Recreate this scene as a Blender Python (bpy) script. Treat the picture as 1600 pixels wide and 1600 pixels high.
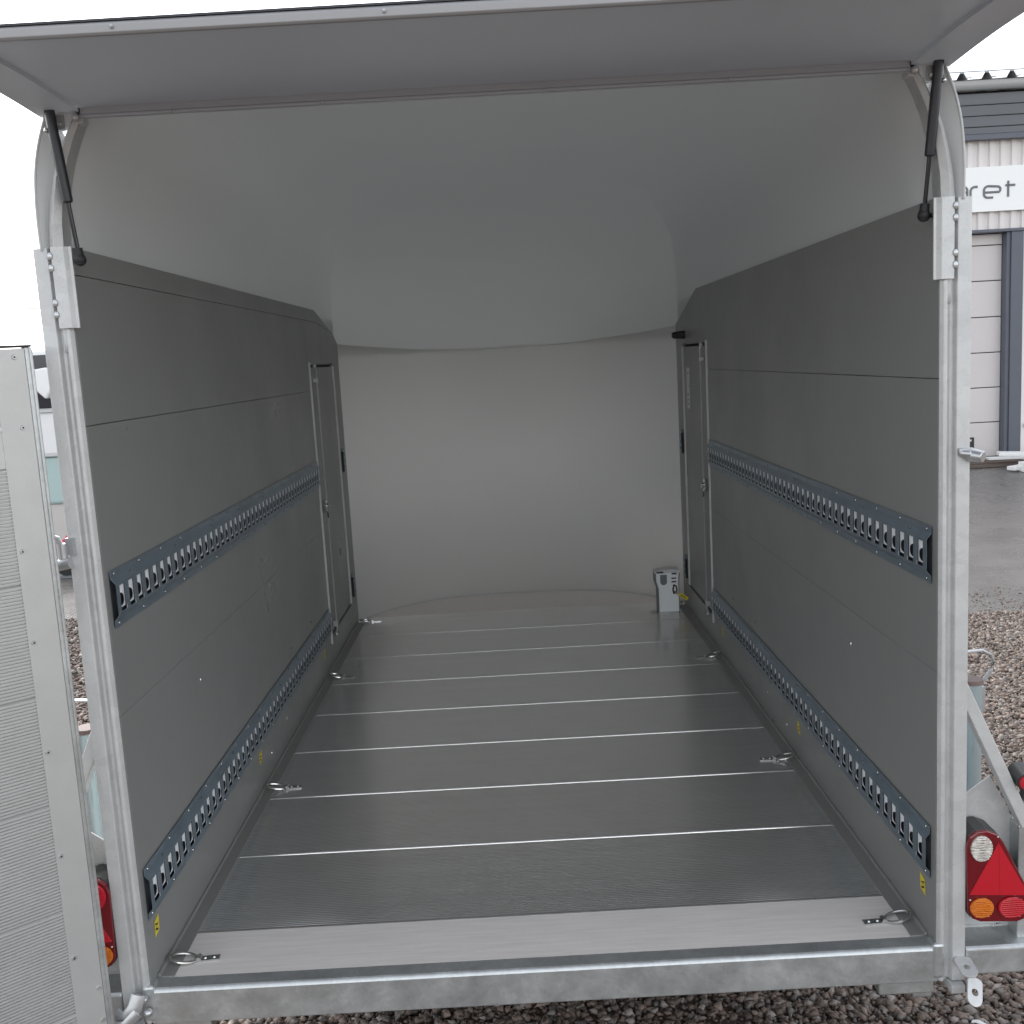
import bpy, bmesh, math, random
import numpy as np
from mathutils import Vector, Matrix
random.seed(7); rng = np.random.default_rng(11)
for o in list(bpy.data.objects): bpy.data.objects.remove(o)
SC = bpy.context.scene
COL = SC.collection

# ------------------------------------------------------------------ camera
PITCH, YAW, ROLL = 0.1468, -0.0027, -0.056
cd = bpy.data.cameras.new("camera"); cam = bpy.data.objects.new("camera", cd); COL.objects.link(cam)
cd.sensor_fit = 'HORIZONTAL'; cd.sensor_width = 36.0; cd.lens = 36.0 * 1606.24 / 1600.0
cd.clip_start = 0.05; cd.clip_end = 2000
fw = Vector((math.sin(YAW) * math.cos(PITCH), math.cos(YAW) * math.cos(PITCH), -math.sin(PITCH)))
ri = Vector((math.cos(YAW), -math.sin(YAW), 0)); up = ri.cross(fw)
c_, s_ = math.cos(ROLL), math.sin(ROLL)
r2 = ri * c_ + up * s_; u2 = up * c_ - ri * s_
m = Matrix((r2, u2, -fw)).transposed().to_4x4(); m.translation = Vector((-0.0063, -2.0755, 1.3185))
cam.matrix_world = m
SC.camera = cam

# ------------------------------------------------------------------ world, sun, exposure
SUN_EL, SUN_AZ = math.radians(40), math.radians(330)     # azimuth measured clockwise from +Y
W = bpy.data.worlds.new("World"); SC.world = W; W.use_nodes = True
nt = W.node_tree; nt.nodes.clear()
out = nt.nodes.new('ShaderNodeOutputWorld'); bg = nt.nodes.new('ShaderNodeBackground')
sky = nt.nodes.new('ShaderNodeTexSky'); sky.sky_type = 'NISHITA'; sky.sun_disc = False
sky.sun_elevation = SUN_EL; sky.sun_rotation = SUN_AZ; sky.air_density = 1.0; sky.dust_density = 1.0; sky.ozone_density = 1.0
hs = nt.nodes.new('ShaderNodeHueSaturation'); hs.inputs['Saturation'].default_value = 0.24
nt.links.new(sky.outputs[0], hs.inputs['Color']); nt.links.new(hs.outputs[0], bg.inputs[0])
bg.inputs[1].default_value = 0.15; nt.links.new(bg.outputs[0], out.inputs[0])
sl = bpy.data.lights.new("sun", 'SUN'); sl.energy = 1.0; sl.angle = math.radians(45); sl.color = (1.0, 0.95, 0.90)
sun = bpy.data.objects.new("sun", sl); COL.objects.link(sun)
sd = Vector((math.sin(SUN_AZ) * math.cos(SUN_EL), math.cos(SUN_AZ) * math.cos(SUN_EL), math.sin(SUN_EL)))
sun.rotation_euler = sd.to_track_quat('Z', 'Y').to_euler(); sun.location = sd * 30
SC.view_settings.view_transform = 'Standard'; SC.view_settings.look = 'None'
SC.view_settings.gamma = 1.0; SC.view_settings.use_curve_mapping = False
SC.view_settings.exposure = 1.55
SC.render.engine = 'CYCLES'
SC.cycles.max_bounces = 12; SC.cycles.diffuse_bounces = 8; SC.cycles.glossy_bounces = 6
SC.cycles.sample_clamp_indirect = 8.0

# ------------------------------------------------------------------ materials
def mat(name, col, rough=0.5, metal=0.0, noise=0.0, nscale=8.0, bump=0.0, bscale=60.0, spangle=0.0, stretch=(1, 1, 1),
        rvar=0.0, island=0.0, trans=0.0, emit=None, spec=0.5, ssc=28.0, speck=0.0, coat=0.0, thru=0.0):
    M = bpy.data.materials.new(name); M.use_nodes = True; t = M.node_tree; N, L = t.nodes, t.links
    b = N['Principled BSDF']; b.inputs['Roughness'].default_value = rough; b.inputs['Metallic'].default_value = metal
    b.inputs['Base Color'].default_value = (*col, 1)
    b.inputs['Specular IOR Level'].default_value = spec
    if coat: b.inputs['Coat Weight'].default_value = coat; b.inputs['Coat Roughness'].default_value = 0.08
    if trans: b.inputs['Transmission Weight'].default_value = trans
    tc = N.new('ShaderNodeTexCoord'); mp = N.new('ShaderNodeMapping'); mp.inputs['Scale'].default_value = stretch
    L.new(tc.outputs['Object'], mp.inputs['Vector'])
    cur = None
    def mul(fac_out, lo, hi, prev):
        mr = N.new('ShaderNodeMapRange'); mr.inputs['To Min'].default_value = lo; mr.inputs['To Max'].default_value = hi
        L.new(fac_out, mr.inputs['Value'])
        mx = N.new('ShaderNodeMix'); mx.data_type = 'RGBA'; mx.blend_type = 'MULTIPLY'; mx.inputs['Factor'].default_value = 1.0
        if prev is None: mx.inputs['A'].default_value = (*col, 1)
        else: L.new(prev, mx.inputs['A'])
        L.new(mr.outputs[0], mx.inputs['B']); return mx.outputs['Result']
    if noise or rvar:
        nz = N.new('ShaderNodeTexNoise'); nz.inputs['Scale'].default_value = nscale; nz.inputs['Detail'].default_value = 6
        nz.inputs['Roughness'].default_value = 0.62; L.new(mp.outputs[0], nz.inputs['Vector'])
        if noise: cur = mul(nz.outputs['Fac'], 1 - noise * 1.6, 1 + noise * 1.6, cur)
        if rvar:
            mr = N.new('ShaderNodeMapRange'); mr.inputs['From Min'].default_value = .3; mr.inputs['From Max'].default_value = .7
            mr.inputs['To Min'].default_value = max(.03, rough - rvar); mr.inputs['To Max'].default_value = rough + rvar
            L.new(nz.outputs['Fac'], mr.inputs['Value']); L.new(mr.outputs[0], b.inputs['Roughness'])
    if spangle:
        vo = N.new('ShaderNodeTexVoronoi'); vo.inputs['Scale'].default_value = ssc; L.new(mp.outputs[0], vo.inputs['Vector'])
        sp = N.new('ShaderNodeSeparateColor'); L.new(vo.outputs['Color'], sp.inputs[0])
        cur = mul(sp.outputs[0], 1 - spangle, 1 + spangle, cur)
    if speck:
        vo = N.new('ShaderNodeTexNoise'); vo.inputs['Scale'].default_value = 230; vo.inputs['Detail'].default_value = 2
        L.new(mp.outputs[0], vo.inputs['Vector'])
        rp = N.new('ShaderNodeMapRange'); rp.inputs['From Min'].default_value = .60; rp.inputs['From Max'].default_value = .72
        L.new(vo.outputs['Fac'], rp.inputs['Value']); cur = mul(rp.outputs[0], 1.0, 1 - speck, cur)
    if island:
        g = N.new('ShaderNodeNewGeometry'); cur = mul(g.outputs['Random Per Island'], 1 - island, 1 + island, cur)
    if cur is not None: L.new(cur, b.inputs['Base Color'])
    if bump:
        n2 = N.new('ShaderNodeTexNoise'); n2.inputs['Scale'].default_value = bscale; n2.inputs['Detail'].default_value = 5
        L.new(mp.outputs[0], n2.inputs['Vector'])
        bp = N.new('ShaderNodeBump'); bp.inputs['Strength'].default_value = bump; bp.inputs['Distance'].default_value = 0.01
        L.new(n2.outputs['Fac'], bp.inputs['Height']); L.new(bp.outputs[0], b.inputs['Normal'])
    if thru:      # light passes through thin polyester
        tl = N.new('ShaderNodeBsdfTranslucent'); tl.inputs['Color'].default_value = (.86, .87, .86, 1)
        ms = N.new('ShaderNodeMixShader'); ms.inputs[0].default_value = thru
        L.new(b.outputs[0], ms.inputs[1]); L.new(tl.outputs[0], ms.inputs[2]); L.new(ms.outputs[0], N['Material Output'].inputs[0])
    return M

M = {}
M['alu'] = mat('brushed_aluminium', (.54, .54, .525), .45, .45, noise=.06, nscale=14, stretch=(1, 1, 1), bump=.03, bscale=120)
M['floor'] = mat('ribbed_floor_aluminium', (.91, .90, .885), .18, .97, noise=.07, nscale=3.0, stretch=(.5, 9, 1), rvar=.03)
M['groove'] = mat('darker_rib_groove', (.56, .56, .56), .32, .75, noise=.2, nscale=8)  # groove faces coloured darker than the rib tops
M['strip'] = mat('plain_floor_plate', (.80, .755, .72), .6, .12, noise=.12, nscale=6, stretch=(1, 14, 1), bump=.06, bscale=60, speck=.25)
M['ridge'] = mat('floor_seam_lip', (.34, .335, .33), .38, .9, noise=.3, nscale=3)
M['galv'] = mat('galvanised_steel', (.54, .56, .56), .42, .8, noise=.2, nscale=11, spangle=.05, ssc=110, rvar=.08, speck=.12, bump=.07, bscale=45)
M['galv_b'] = mat('bright_galvanised', (.52, .53, .54), .36, .8, noise=.10, nscale=20, bump=.04)
M['post'] = mat('galvanised_post', (.56, .565, .56), .5, .4, noise=.10, nscale=7, spangle=.05, ssc=40, bump=.05, bscale=50, speck=.15)
M['panel'] = mat('grey_sandwich_panel', (.252, .254, .246), .37, 0.0, noise=.045, nscale=2.6, bump=.03, bscale=4, spec=.5, rvar=.10)
M['angle'] = mat('floor_angle_strip', (.27, .268, .255), .5, .2, noise=.08, nscale=6)
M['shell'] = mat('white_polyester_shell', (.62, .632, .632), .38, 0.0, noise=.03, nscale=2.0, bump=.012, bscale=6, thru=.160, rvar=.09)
M['lid'] = mat('lid_polyester', (.50, .53, .57), .38, 0.0, noise=.03, nscale=2.0, bump=.012, bscale=6, thru=.15, rvar=.09)  # same polyester as the shell, with the sky's cool tint put into its colour
M['front'] = mat('front_wall_sheet', (.73, .722, .71), .60, 0.0, noise=.03, nscale=1.5, thru=.155, rvar=.05)
M['rail'] = mat('zinc_lashing_rail', (.21, .265, .31), .34, .5, noise=.18, nscale=9, bump=.03)
M['dark'] = mat('dark_gap', (.012, .013, .016), .8)
M['cavity'] = mat('rail_cavity_shade', (.045, .052, .06), .6)  # dark colour stands for the shade within the rail channel
M['tab'] = mat('bright_tab', (.85, .87, .88), .4, .0)
M['black'] = mat('black_rubber', (.018, .018, .02), .55)
M['strut'] = mat('black_strut', (.022, .023, .03), .32)
M['rod'] = mat('strut_rod', (.05, .05, .055), .2, .8)
M['trim'] = mat('lid_trim', (.34, .34, .345), .5, .2, noise=.05)
M['zinc'] = mat('zinc_tube', (.50, .62, .65), .16, .6, noise=.08)
M['ring'] = mat('chrome_ring', (.60, .60, .58), .22, 1.0, noise=.1, nscale=80)
M['yellow'] = mat('yellow_sticker', (.78, .62, .03), .5)
M['ink'] = mat('black_ink', (.02, .02, .02), .5)
M['white'] = mat('white_label', (.65, .65, .66), .5, noise=.2, nscale=50)
M['boxw'] = mat('lock_body_paint', (.90, .93, .94), .35, .0)
M['boxg'] = mat('lock_grey', (.18, .19, .2), .5)
M['red'] = mat('red_lens', (.50, .010, .022), .16, coat=.5)
M['redd'] = mat('dark_red_lens', (.15, .003, .008), .2, coat=.5)
M['redb'] = mat('bright_red_lens', (.5, .012, .03), .3, bump=.3, bscale=25)
M['orange'] = mat('orange_lens', (.75, .20, .008), .2, bump=.8, bscale=60, stretch=(.5, 1, 6), coat=.5)
M['clear'] = mat('clear_lens', (.72, .68, .62), .14, .6, bump=1.0, bscale=45, stretch=(.4, 1, 5), coat=.5)
M['housing'] = mat('lamp_housing', (.03, .03, .03), .45)
M['cap'] = mat('brown_cap', (.16, .11, .10), .6)
M['clad'] = mat('cream_corrugated_cladding', (.74, .70, .68), .5, noise=.04, nscale=1.5)
M['sign'] = mat('sign_white', (.88, .89, .87), .4)
M['letter'] = mat('letter_grey', (.16, .16, .17), .5)
M['fascia'] = mat('dark_fascia_board', (.115, .12, .13), .45, noise=.12, nscale=1.2, stretch=(.3, 1, 5))
M['gutter'] = mat('gutter_metal', (.50, .52, .52), .35, .4)
M['roofm'] = mat('roof_sheet', (.36, .37, .38), .4, .3)
M['garage'] = mat('garage_door_panel', (.62, .575, .56), .45, noise=.03, nscale=1)
M['frame'] = mat('slate_door_frame', (.10, .11, .135), .45, noise=.06)
M['glass'] = mat('dark_glass', (.02, .022, .035), .06, spec=.6)
M['van'] = mat('van_white_paint', (.80, .80, .80), .25, coat=.6)
M['teal'] = mat('pale_teal_panel', (.42, .54, .52), .4)
M['skirt'] = mat('pale_skirt', (.58, .54, .51), .5)
M['tyre'] = mat('tyre_rubber', (.02, .02, .02), .8)
M['board'] = mat('white_board', (.82, .82, .80), .5, noise=.05)
M['wood'] = mat('weathered_wood', (.10, .075, .06), .8, noise=.3, nscale=5, stretch=(1, 8, 8))
M['soil'] = mat('gravel_soil', (.15, .115, .095), .9, noise=.35, nscale=30, bump=1.0, bscale=70, spangle=.35, ssc=60)
M['asphalt'] = mat('wet_asphalt', (.125, .117, .11), .28, noise=.22, nscale=1.6, bump=.5, bscale=90, rvar=.14, speck=.3, stretch=(1, 1, 1))
M['stone'] = mat('crushed_stone', (.155, .115, .093), .62, island=.55, noise=.2, nscale=60)
M['stone2'] = mat('crushed_stone_grey', (.20, .175, .155), .6, island=.5, noise=.2, nscale=60)
M['signred'] = mat('red_handle', (.6, .03, .07), .4)
M['cable'] = mat('cable_black', (.05, .05, .05), .6)

# ------------------------------------------------------------------ mesh builder
class MB:
    def __init__(s): s.v = []; s.f = []; s.m = []
    def face(s, pts, mi=0):
        k = len(s.v); s.v += [tuple(p) for p in pts]; s.f.append(tuple(range(k, k + len(pts)))); s.m.append(mi)
    def add(s, vs, fs, mi=0):
        k = len(s.v); s.v += [tuple(p) for p in vs]
        for f in fs: s.f.append(tuple(i + k for i in f)); s.m.append(mi)
    def box(s, x0, x1, y0, y1, z0, z1, mi=0, R=None, o=(0, 0, 0)):
        x0, x1 = sorted((x0, x1)); y0, y1 = sorted((y0, y1)); z0, z1 = sorted((z0, z1))
        vs = [(x, y, z) for x in (x0, x1) for y in (y0, y1) for z in (z0, z1)]
        if R is not None: vs = [tuple(R @ Vector(p) + Vector(o)) for p in vs]
        s.add(vs, [(0, 1, 3, 2), (4, 6, 7, 5), (0, 4, 5, 1), (2, 3, 7, 6), (0, 2, 6, 4), (1, 5, 7, 3)], mi)
    def prism(s, poly, axis, a, b, mi=0, R=None, o=(0, 0, 0)):
        # poly: 2-D points; axis 'x': (y,z), 'y': (x,z), 'z': (x,y)
        def P(p, t):
            q = {'x': (t, p[0], p[1]), 'y': (p[0], t, p[1]), 'z': (p[0], p[1], t)}[axis]
            return tuple(R @ Vector(q) + Vector(o)) if R is not None else q
        n = len(poly); vs = [P(p, a) for p in poly] + [P(p, b) for p in poly]
        fs = [tuple(range(n - 1, -1, -1)), tuple(range(n, 2 * n))] + [(i, (i + 1) % n, n + (i + 1) % n, n + i) for i in range(n)]
        s.add(vs, fs, mi)
    def cyl(s, p0, p1, r0, r1=None, n=16, mi=0, caps=True):
        p0, p1 = Vector(p0), Vector(p1); r1 = r0 if r1 is None else r1
        d = (p1 - p0).normalized(); a = d.orthogonal().normalized(); b = d.cross(a)
        vs = []
        for p, r in ((p0, r0), (p1, r1)):
            for i in range(n):
                t = 2 * math.pi * i / n; vs.append(tuple(p + a * math.cos(t) * r + b * math.sin(t) * r))
        fs = [(i, (i + 1) % n, n + (i + 1) % n, n + i) for i in range(n)]
        if caps: fs += [tuple(range(n - 1, -1, -1)), tuple(range(n, 2 * n))]
        s.add(vs, fs, mi)
    def tube(s, pts, r, n=8, closed=False, mi=0, flat=None):
        pts = [Vector(p) for p in pts]; K = len(pts); k = len(s.v); ref = None
        for i, p in enumerate(pts):
            a = pts[(i - 1) % K] if closed or i > 0 else p; b = pts[(i + 1) % K] if closed or i < K - 1 else p
            d = (b - a).normalized()
            if ref is None: ref = d.orthogonal().normalized() if flat is None else Vector(flat)
            u = (ref - d * ref.dot(d)).normalized(); w = d.cross(u); ref = u if flat is None else ref
            ru, rw = (r, r) if not isinstance(r, tuple) else r
            for j in range(n):
                t = 2 * math.pi * (j + .5) / n; s.v.append(tuple(p + u * math.cos(t) * ru + w * math.sin(t) * rw))
        R_ = K if closed else K - 1
        for i in range(R_):
            for j in range(n):
                a0 = k + i * n; b0 = k + ((i + 1) % K) * n; j2 = (j + 1) % n
                s.f.append((a0 + j, a0 + j2, b0 + j2, b0 + j)); s.m.append(mi)
        if not closed:
            s.f.append(tuple(k + j for j in range(n))[::-1]); s.m.append(mi)
            s.f.append(tuple(k + (K - 1) * n + j for j in range(n))); s.m.append(mi)
    def strip(s, A, B, mi=0):
        k = len(s.v); n = len(A); s.v += [tuple(p) for p in A] + [tuple(p) for p in B]
        for i in range(n - 1): s.f.append((k + i, k + i + 1, k + n + i + 1, k + n + i)); s.m.append(mi)
    def sphere(s, c, r, mi=0, nu=10, nv=6, sc=(1, 1, 1)):
        k = len(s.v); c = Vector(c)
        for j in range(nv + 1):
            ph = math.pi * j / nv
            for i in range(nu):
                t = 2 * math.pi * i / nu
                s.v.append((c.x + r * sc[0] * math.sin(ph) * math.cos(t), c.y + r * sc[1] * math.sin(ph) * math.sin(t), c.z + r * sc[2] * math.cos(ph)))
        for j in range(nv):
            for i in range(nu):
                s.f.append((k + j * nu + i, k + j * nu + (i + 1) % nu, k + (j + 1) * nu + (i + 1) % nu, k + (j + 1) * nu + i)); s.m.append(mi)
    def build(s, name, mats, parent=None, smooth=False, bevel=0.0, angle=35, solid=0.0):
        me = bpy.data.meshes.new(name); me.from_pydata(s.v, [], s.f)
        if not isinstance(mats, (list, tuple)): mats = [mats]
        for q in mats: me.materials.append(M[q] if isinstance(q, str) else q)
        me.polygons.foreach_set('material_index', s.m); me.update()
        bm = bmesh.new(); bm.from_mesh(me); bmesh.ops.remove_doubles(bm, verts=bm.verts, dist=1e-5)
        bmesh.ops.recalc_face_normals(bm, faces=bm.faces); bm.to_mesh(me); bm.free()
        if smooth:
            try: me.shade_smooth() if smooth is True and angle >= 180 else None
            except Exception: pass
            me.polygons.foreach_set('use_smooth', [True] * len(me.polygons))
            if angle < 180:
                try: me.set_sharp_from_angle(angle=math.radians(angle))
                except Exception: pass
        ob = bpy.data.objects.new(name, me); COL.objects.link(ob)
        if parent is not None: adopt(ob, parent)
        if solid: q = ob.modifiers.new('solid', 'SOLIDIFY'); q.thickness = solid; q.offset = 1
        if bevel: q = ob.modifiers.new('bevel', 'BEVEL'); q.width = bevel; q.segments = 2; q.limit_method = 'ANGLE'; q.angle_limit = math.radians(40)
        return ob
ORG = {}
def world_org(o): return ORG.get(o.name, Vector((0, 0, 0)))
def adopt(ob, parent):          # all meshes are modelled in world metres; keep them there under an Empty at the thing's base
    ob.parent = parent
    base = parent
    if base.type == 'EMPTY': ob.location = -Vector(base.location)
def thing(name, loc, label, cat, group=None):
    o = bpy.data.objects.new(name, None); COL.objects.link(o); o.location = loc; o.empty_display_size = .2
    o['label'] = label; o['category'] = cat
    if group: o['group'] = group
    return o
def tag(o, label=None, cat=None, group=None, kind=None):
    if label: o['label'] = label
    if cat: o['category'] = cat
    if group: o['group'] = group
    if kind: o['kind'] = kind
    return o

GZ = -0.55
# ------------------------------------------------------------------ setting: ground, asphalt yard, gravel
b = MB(); b.box(-300, 300, -300, 300, GZ - 1, GZ); tag(b.build('ground', 'soil'), kind='structure')
# asphalt yard with a ragged edge toward the gravel
b = MB(); n = 240; A = []; B = []
for i in range(n + 1):
    x = -60 + 120 * i / n
    ye = 4.5 + (.9 if x < 0 else 0) + .25 * math.sin(x * 1.7) + .12 * math.sin(x * 5.3 + 1) + random.uniform(-.06, .06)
    A.append((x, ye, GZ + .004)); B.append((x, 90, GZ + .004))
b.strip(A, B); tag(b.build('asphalt_yard', 'asphalt'), kind='structure')

def stones(name, pts, sizes, material, label):
    base = np.array([(1, 0, 0), (-1, 0, 0), (0, 1, 0), (0, -1, 0), (0, 0, 1), (0, 0, -1)], float)
    tri = np.array([(0, 2, 4), (2, 1, 4), (1, 3, 4), (3, 0, 4), (2, 0, 5), (1, 2, 5), (3, 1, 5), (0, 3, 5)])
    n = len(pts)
    v = base[None] * (1 + rng.uniform(-.35, .35, (n, 6, 1))) + rng.uniform(-.3, .3, (n, 6, 3))
    v[:, :, 2] *= rng.uniform(.45, .85, (n, 1)); v[:, :, 0] *= rng.uniform(.8, 1.35, (n, 1))
    a = rng.uniform(0, 6.283, n); ca, sa = np.cos(a), np.sin(a)
    t = rng.uniform(-.7, .7, n); ct, st = np.cos(t), np.sin(t)
    x, y, z = v[:, :, 0].copy(), v[:, :, 1].copy(), v[:, :, 2].copy()
    y2 = y * ct[:, None] - z * st[:, None]; z2 = y * st[:, None] + z * ct[:, None]
    v[:, :, 0] = x * ca[:, None] - y2 * sa[:, None]; v[:, :, 1] = x * sa[:, None] + y2 * ca[:, None]; v[:, :, 2] = z2
    v = v * sizes[:, None, None] + pts[:, None, :]
    f = tri[None] + (np.arange(n) * 6)[:, None, None]
    me = bpy.data.meshes.new(name); me.vertices.add(n * 6); me.vertices.foreach_set('co', v.reshape(-1))
    me.loops.add(n * 24); me.loops.foreach_set('vertex_index', f.reshape(-1).astype(np.int32))
    me.polygons.add(n * 8); me.polygons.foreach_set('loop_start', np.arange(0, n * 24, 3, dtype=np.int32))
    try: me.polygons.foreach_set('loop_total', np.full(n * 8, 3, dtype=np.int32))
    except Exception: pass
    me.update(calc_edges=True); me.materials.append(M[material]); me.validate()
    o = bpy.data.objects.new(name, me); COL.objects.link(o); tag(o, label, None, None, 'stuff'); o['category'] = 'gravel'
    return o
P = []; S = []
def scatter(n, fx, fy, smin, smax, dz=0.0):
    yy = fy(n); xx = fx(n, yy); ss = smin + (smax - smin) * rng.random(n) ** 2.2
    P.append(np.stack([xx, yy, GZ + ss * .35 + dz + rng.random(n) * .006], 1)); S.append(ss)
scatter(34000, lambda n, y: rng.uniform(-1.3, 2.0, n), lambda n: rng.uniform(.15, 1.7, n), .006, .019)
scatter(62000, lambda n, y: (y + 2.1) * rng.uniform(.42, .72, n), lambda n: .6 + 4.05 * rng.random(n) ** .8, .005, .019)
scatter(15000, lambda n, y: -(y + 2.1) * rng.uniform(.30, .60, n), lambda n: .6 + 5.4 * rng.random(n) ** .8, .008, .022)
scatter(2500, lambda n, y: (y + 2.1) * rng.uniform(.42, .72, n), lambda n: 4.5 + .9 * rng.random(n) ** 2.5, .004, .011)
scatter(9000, lambda n, y: rng.uniform(-4, 5, n), lambda n: rng.uniform(-1.5, 4.6, n), .01, .024)
P = np.concatenate(P); S = np.concatenate(S)
k = rng.random(len(P)) < .68
stones('gravel', P[k], S[k], 'stone', 'brown crushed stone gravel covering the ground around the trailer')
stones('gravel', P[~k], S[~k], 'stone2', 'grey crushed stone gravel mixed in around the trailer')

# ------------------------------------------------------------------ the trailer
TR = thing('box_trailer', (0, 1.6, GZ), 'grey and galvanised box trailer with its rear lid raised and ramp door swung open', 'trailer')
def part(bm, name, mats, **k): return bm.build(name, mats, TR, **k)
XW = .86

# floor planks: ribbed profiles laid across, each with a raised bright lip
NP = 8; PL = .3815; Y0 = .226; PLANK_W = 1.70
def plank_mesh():
    b = MB(); y = 0.004; prof = [(0, -.02), (0, .0004), (.0010, .0007), (.0020, .0007)]
    pitch = .0084; nr = 44; y = .0055
    for i in range(nr):
        prof += [(y, -.0009), (y + .0022, -.0009), (y + .0035, .0), (y + .0070, .0)]; y += pitch
    prof += [(PL - .0012, -.0012), (PL - .0012, -.02)]
    n = len(prof); hx = PLANK_W / 2
    b.v = [(-hx, p[0], p[1]) for p in prof] + [(hx, p[0], p[1]) for p in prof]
    for i in range(n): b.f.append((i, (i + 1) % n, n + (i + 1) % n, n + i)); b.m.append(1 if i in (1, 2) else (2 if 4 <= i < n - 3 and (i - 4) % 4 == 0 else 0))
    b.f.append(tuple(range(n))[::-1]); b.m.append(0); b.f.append(tuple(range(n, 2 * n))); b.m.append(0)
    return b
p0 = plank_mesh().build('floor_plank', ['floor', 'ridge', 'groove'], TR)
p0.location = Vector((0, Y0, 0)) - Vector(TR.location)
for i in range(1, NP):
    q = p0.copy(); COL.objects.link(q); q.parent = TR; q.location = Vector((0, Y0 + i * PL, 0)) - Vector(TR.location)
YE = Y0 + NP * PL
b = MB(); b.box(-.85, .85, .045, Y0 - .003, -.02, .0005); part(b, 'threshold_plate', 'strip', bevel=.0015)

# plan curve of the bowed nose
def nose(hw, ys, dy, nexp, K=48):
    pts = []
    for i in range(K + 1):
        t = math.pi * i / K; x = -math.cos(t)
        pts.append((hw * x, ys + dy * (1 - abs(x) ** nexp)))
    return pts
NC = nose(XW, 3.215, .475, 3.1)
b = MB(); b.face([(x, max(y, YE), -.003) for x, y in NC] + [(XW, YE, -.003), (-XW, YE, -.003)])
part(b, 'nose_floor_plate', 'front')
# lower front wall, slightly sheeted, and its seam against the shell
b = MB(); A = [(x, y, -.02) for x, y in NC]
zc = lambda x: 1.385 + .06 * (abs(x) / XW) ** 2
b.strip(A, [(x, y, zc(x)) for x, y in NC]); part(b, 'front_wall', 'front', smooth=True, solid=.012, angle=60)
b = MB(); b.tube([(x * .998, y - .002, .002) for x, y in NC], .0035, 6); part(b, 'wall_seal', 'shell', smooth=True)

# polyester shell (roof and upper nose)
ZT = [1.381, 1.50, 1.59, 1.66, 1.72, 1.78, 1.83, 1.88, 1.92, 1.95, 1.97, 1.982, 1.986]
HW = [.872, .872, .870, .862, .848, .826, .80, .755, .69, .60, .46, .27, .02]
OY = [-.004, .000, .03, .07, .13, .22, .33, .48, .68, .95, 1.3, 1.75, 2.2]
def cr(T, t):   # catmull-rom through a table
    n = len(T) - 1; i = min(int(t), n - 1); f = t - i
    p = [T[max(0, i - 1)], T[i], T[i + 1], T[min(n, i + 2)]]
    return .5 * (2 * p[1] + (p[2] - p[0]) * f + (2 * p[0] - 5 * p[1] + 4 * p[2] - p[3]) * f * f + (3 * p[1] - p[0] - 3 * p[2] + p[3]) * f ** 3)
b = MB(); rows = []; NR = 48; K = 40; NS = 14
for r in range(NR + 1):
    t = r / NR * (len(ZT) - 1); z, hw, oy = cr(ZT, t), cr(HW, t), cr(OY, t)
    ys = 3.215 - oy; u = r / NR; row = []
    for i in range(NS): row.append((-hw, -.004 + (ys + .004) * i / NS, z))
    dz = (.06 if r == 0 else 0)
    for (x, y) in nose(hw, ys, .475 * (1 - .25 * u), 3.1 - .9 * u, K): row.append((x, y, z))
    for i in range(NS - 1, -1, -1): row.append((hw, -.004 + (ys + .004) * i / NS, z))
    rows.append(row)
nn = len(rows[0])
for row in rows: b.v += row
for r in range(NR):
    for i in range(nn - 1): b.f.append((r * nn + i, r * nn + i + 1, (r + 1) * nn + i + 1, (r + 1) * nn + i)); b.m.append(0)
k = NR * nn
b.f += [(k + i, k + i + 1, k + nn - 2 - i, k + nn - 1 - i) for i in range(nn // 2 - 1)]; b.m += [0] * (nn // 2 - 1)
sh = part(b, 'roof_shell', 'shell', smooth=True, angle=50)
q = sh.modifiers.new('solid', 'SOLIDIFY'); q.thickness = .008; q.offset = 1
# header that closes the roof behind the lid hinge
b = MB(); hd = [(-.80, 1.83)] + [(-h, z) for z, h in zip(ZT[6:], HW[6:])] + [(h, z) for z, h in list(zip(ZT[6:], HW[6:]))[::-1]] + [(.80, 1.83)]
hd2 = []
for p in hd:
    if not hd2 or (abs(p[0] - hd2[-1][0]) + abs(p[1] - hd2[-1][1])) > 1e-4: hd2.append(p)
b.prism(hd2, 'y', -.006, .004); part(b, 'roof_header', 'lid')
b = MB(); b.box(-.80, .80, -.008, .006, 1.8235, 1.8295); part(b, 'hinge_lintel', 'lid', bevel=.002)

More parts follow.
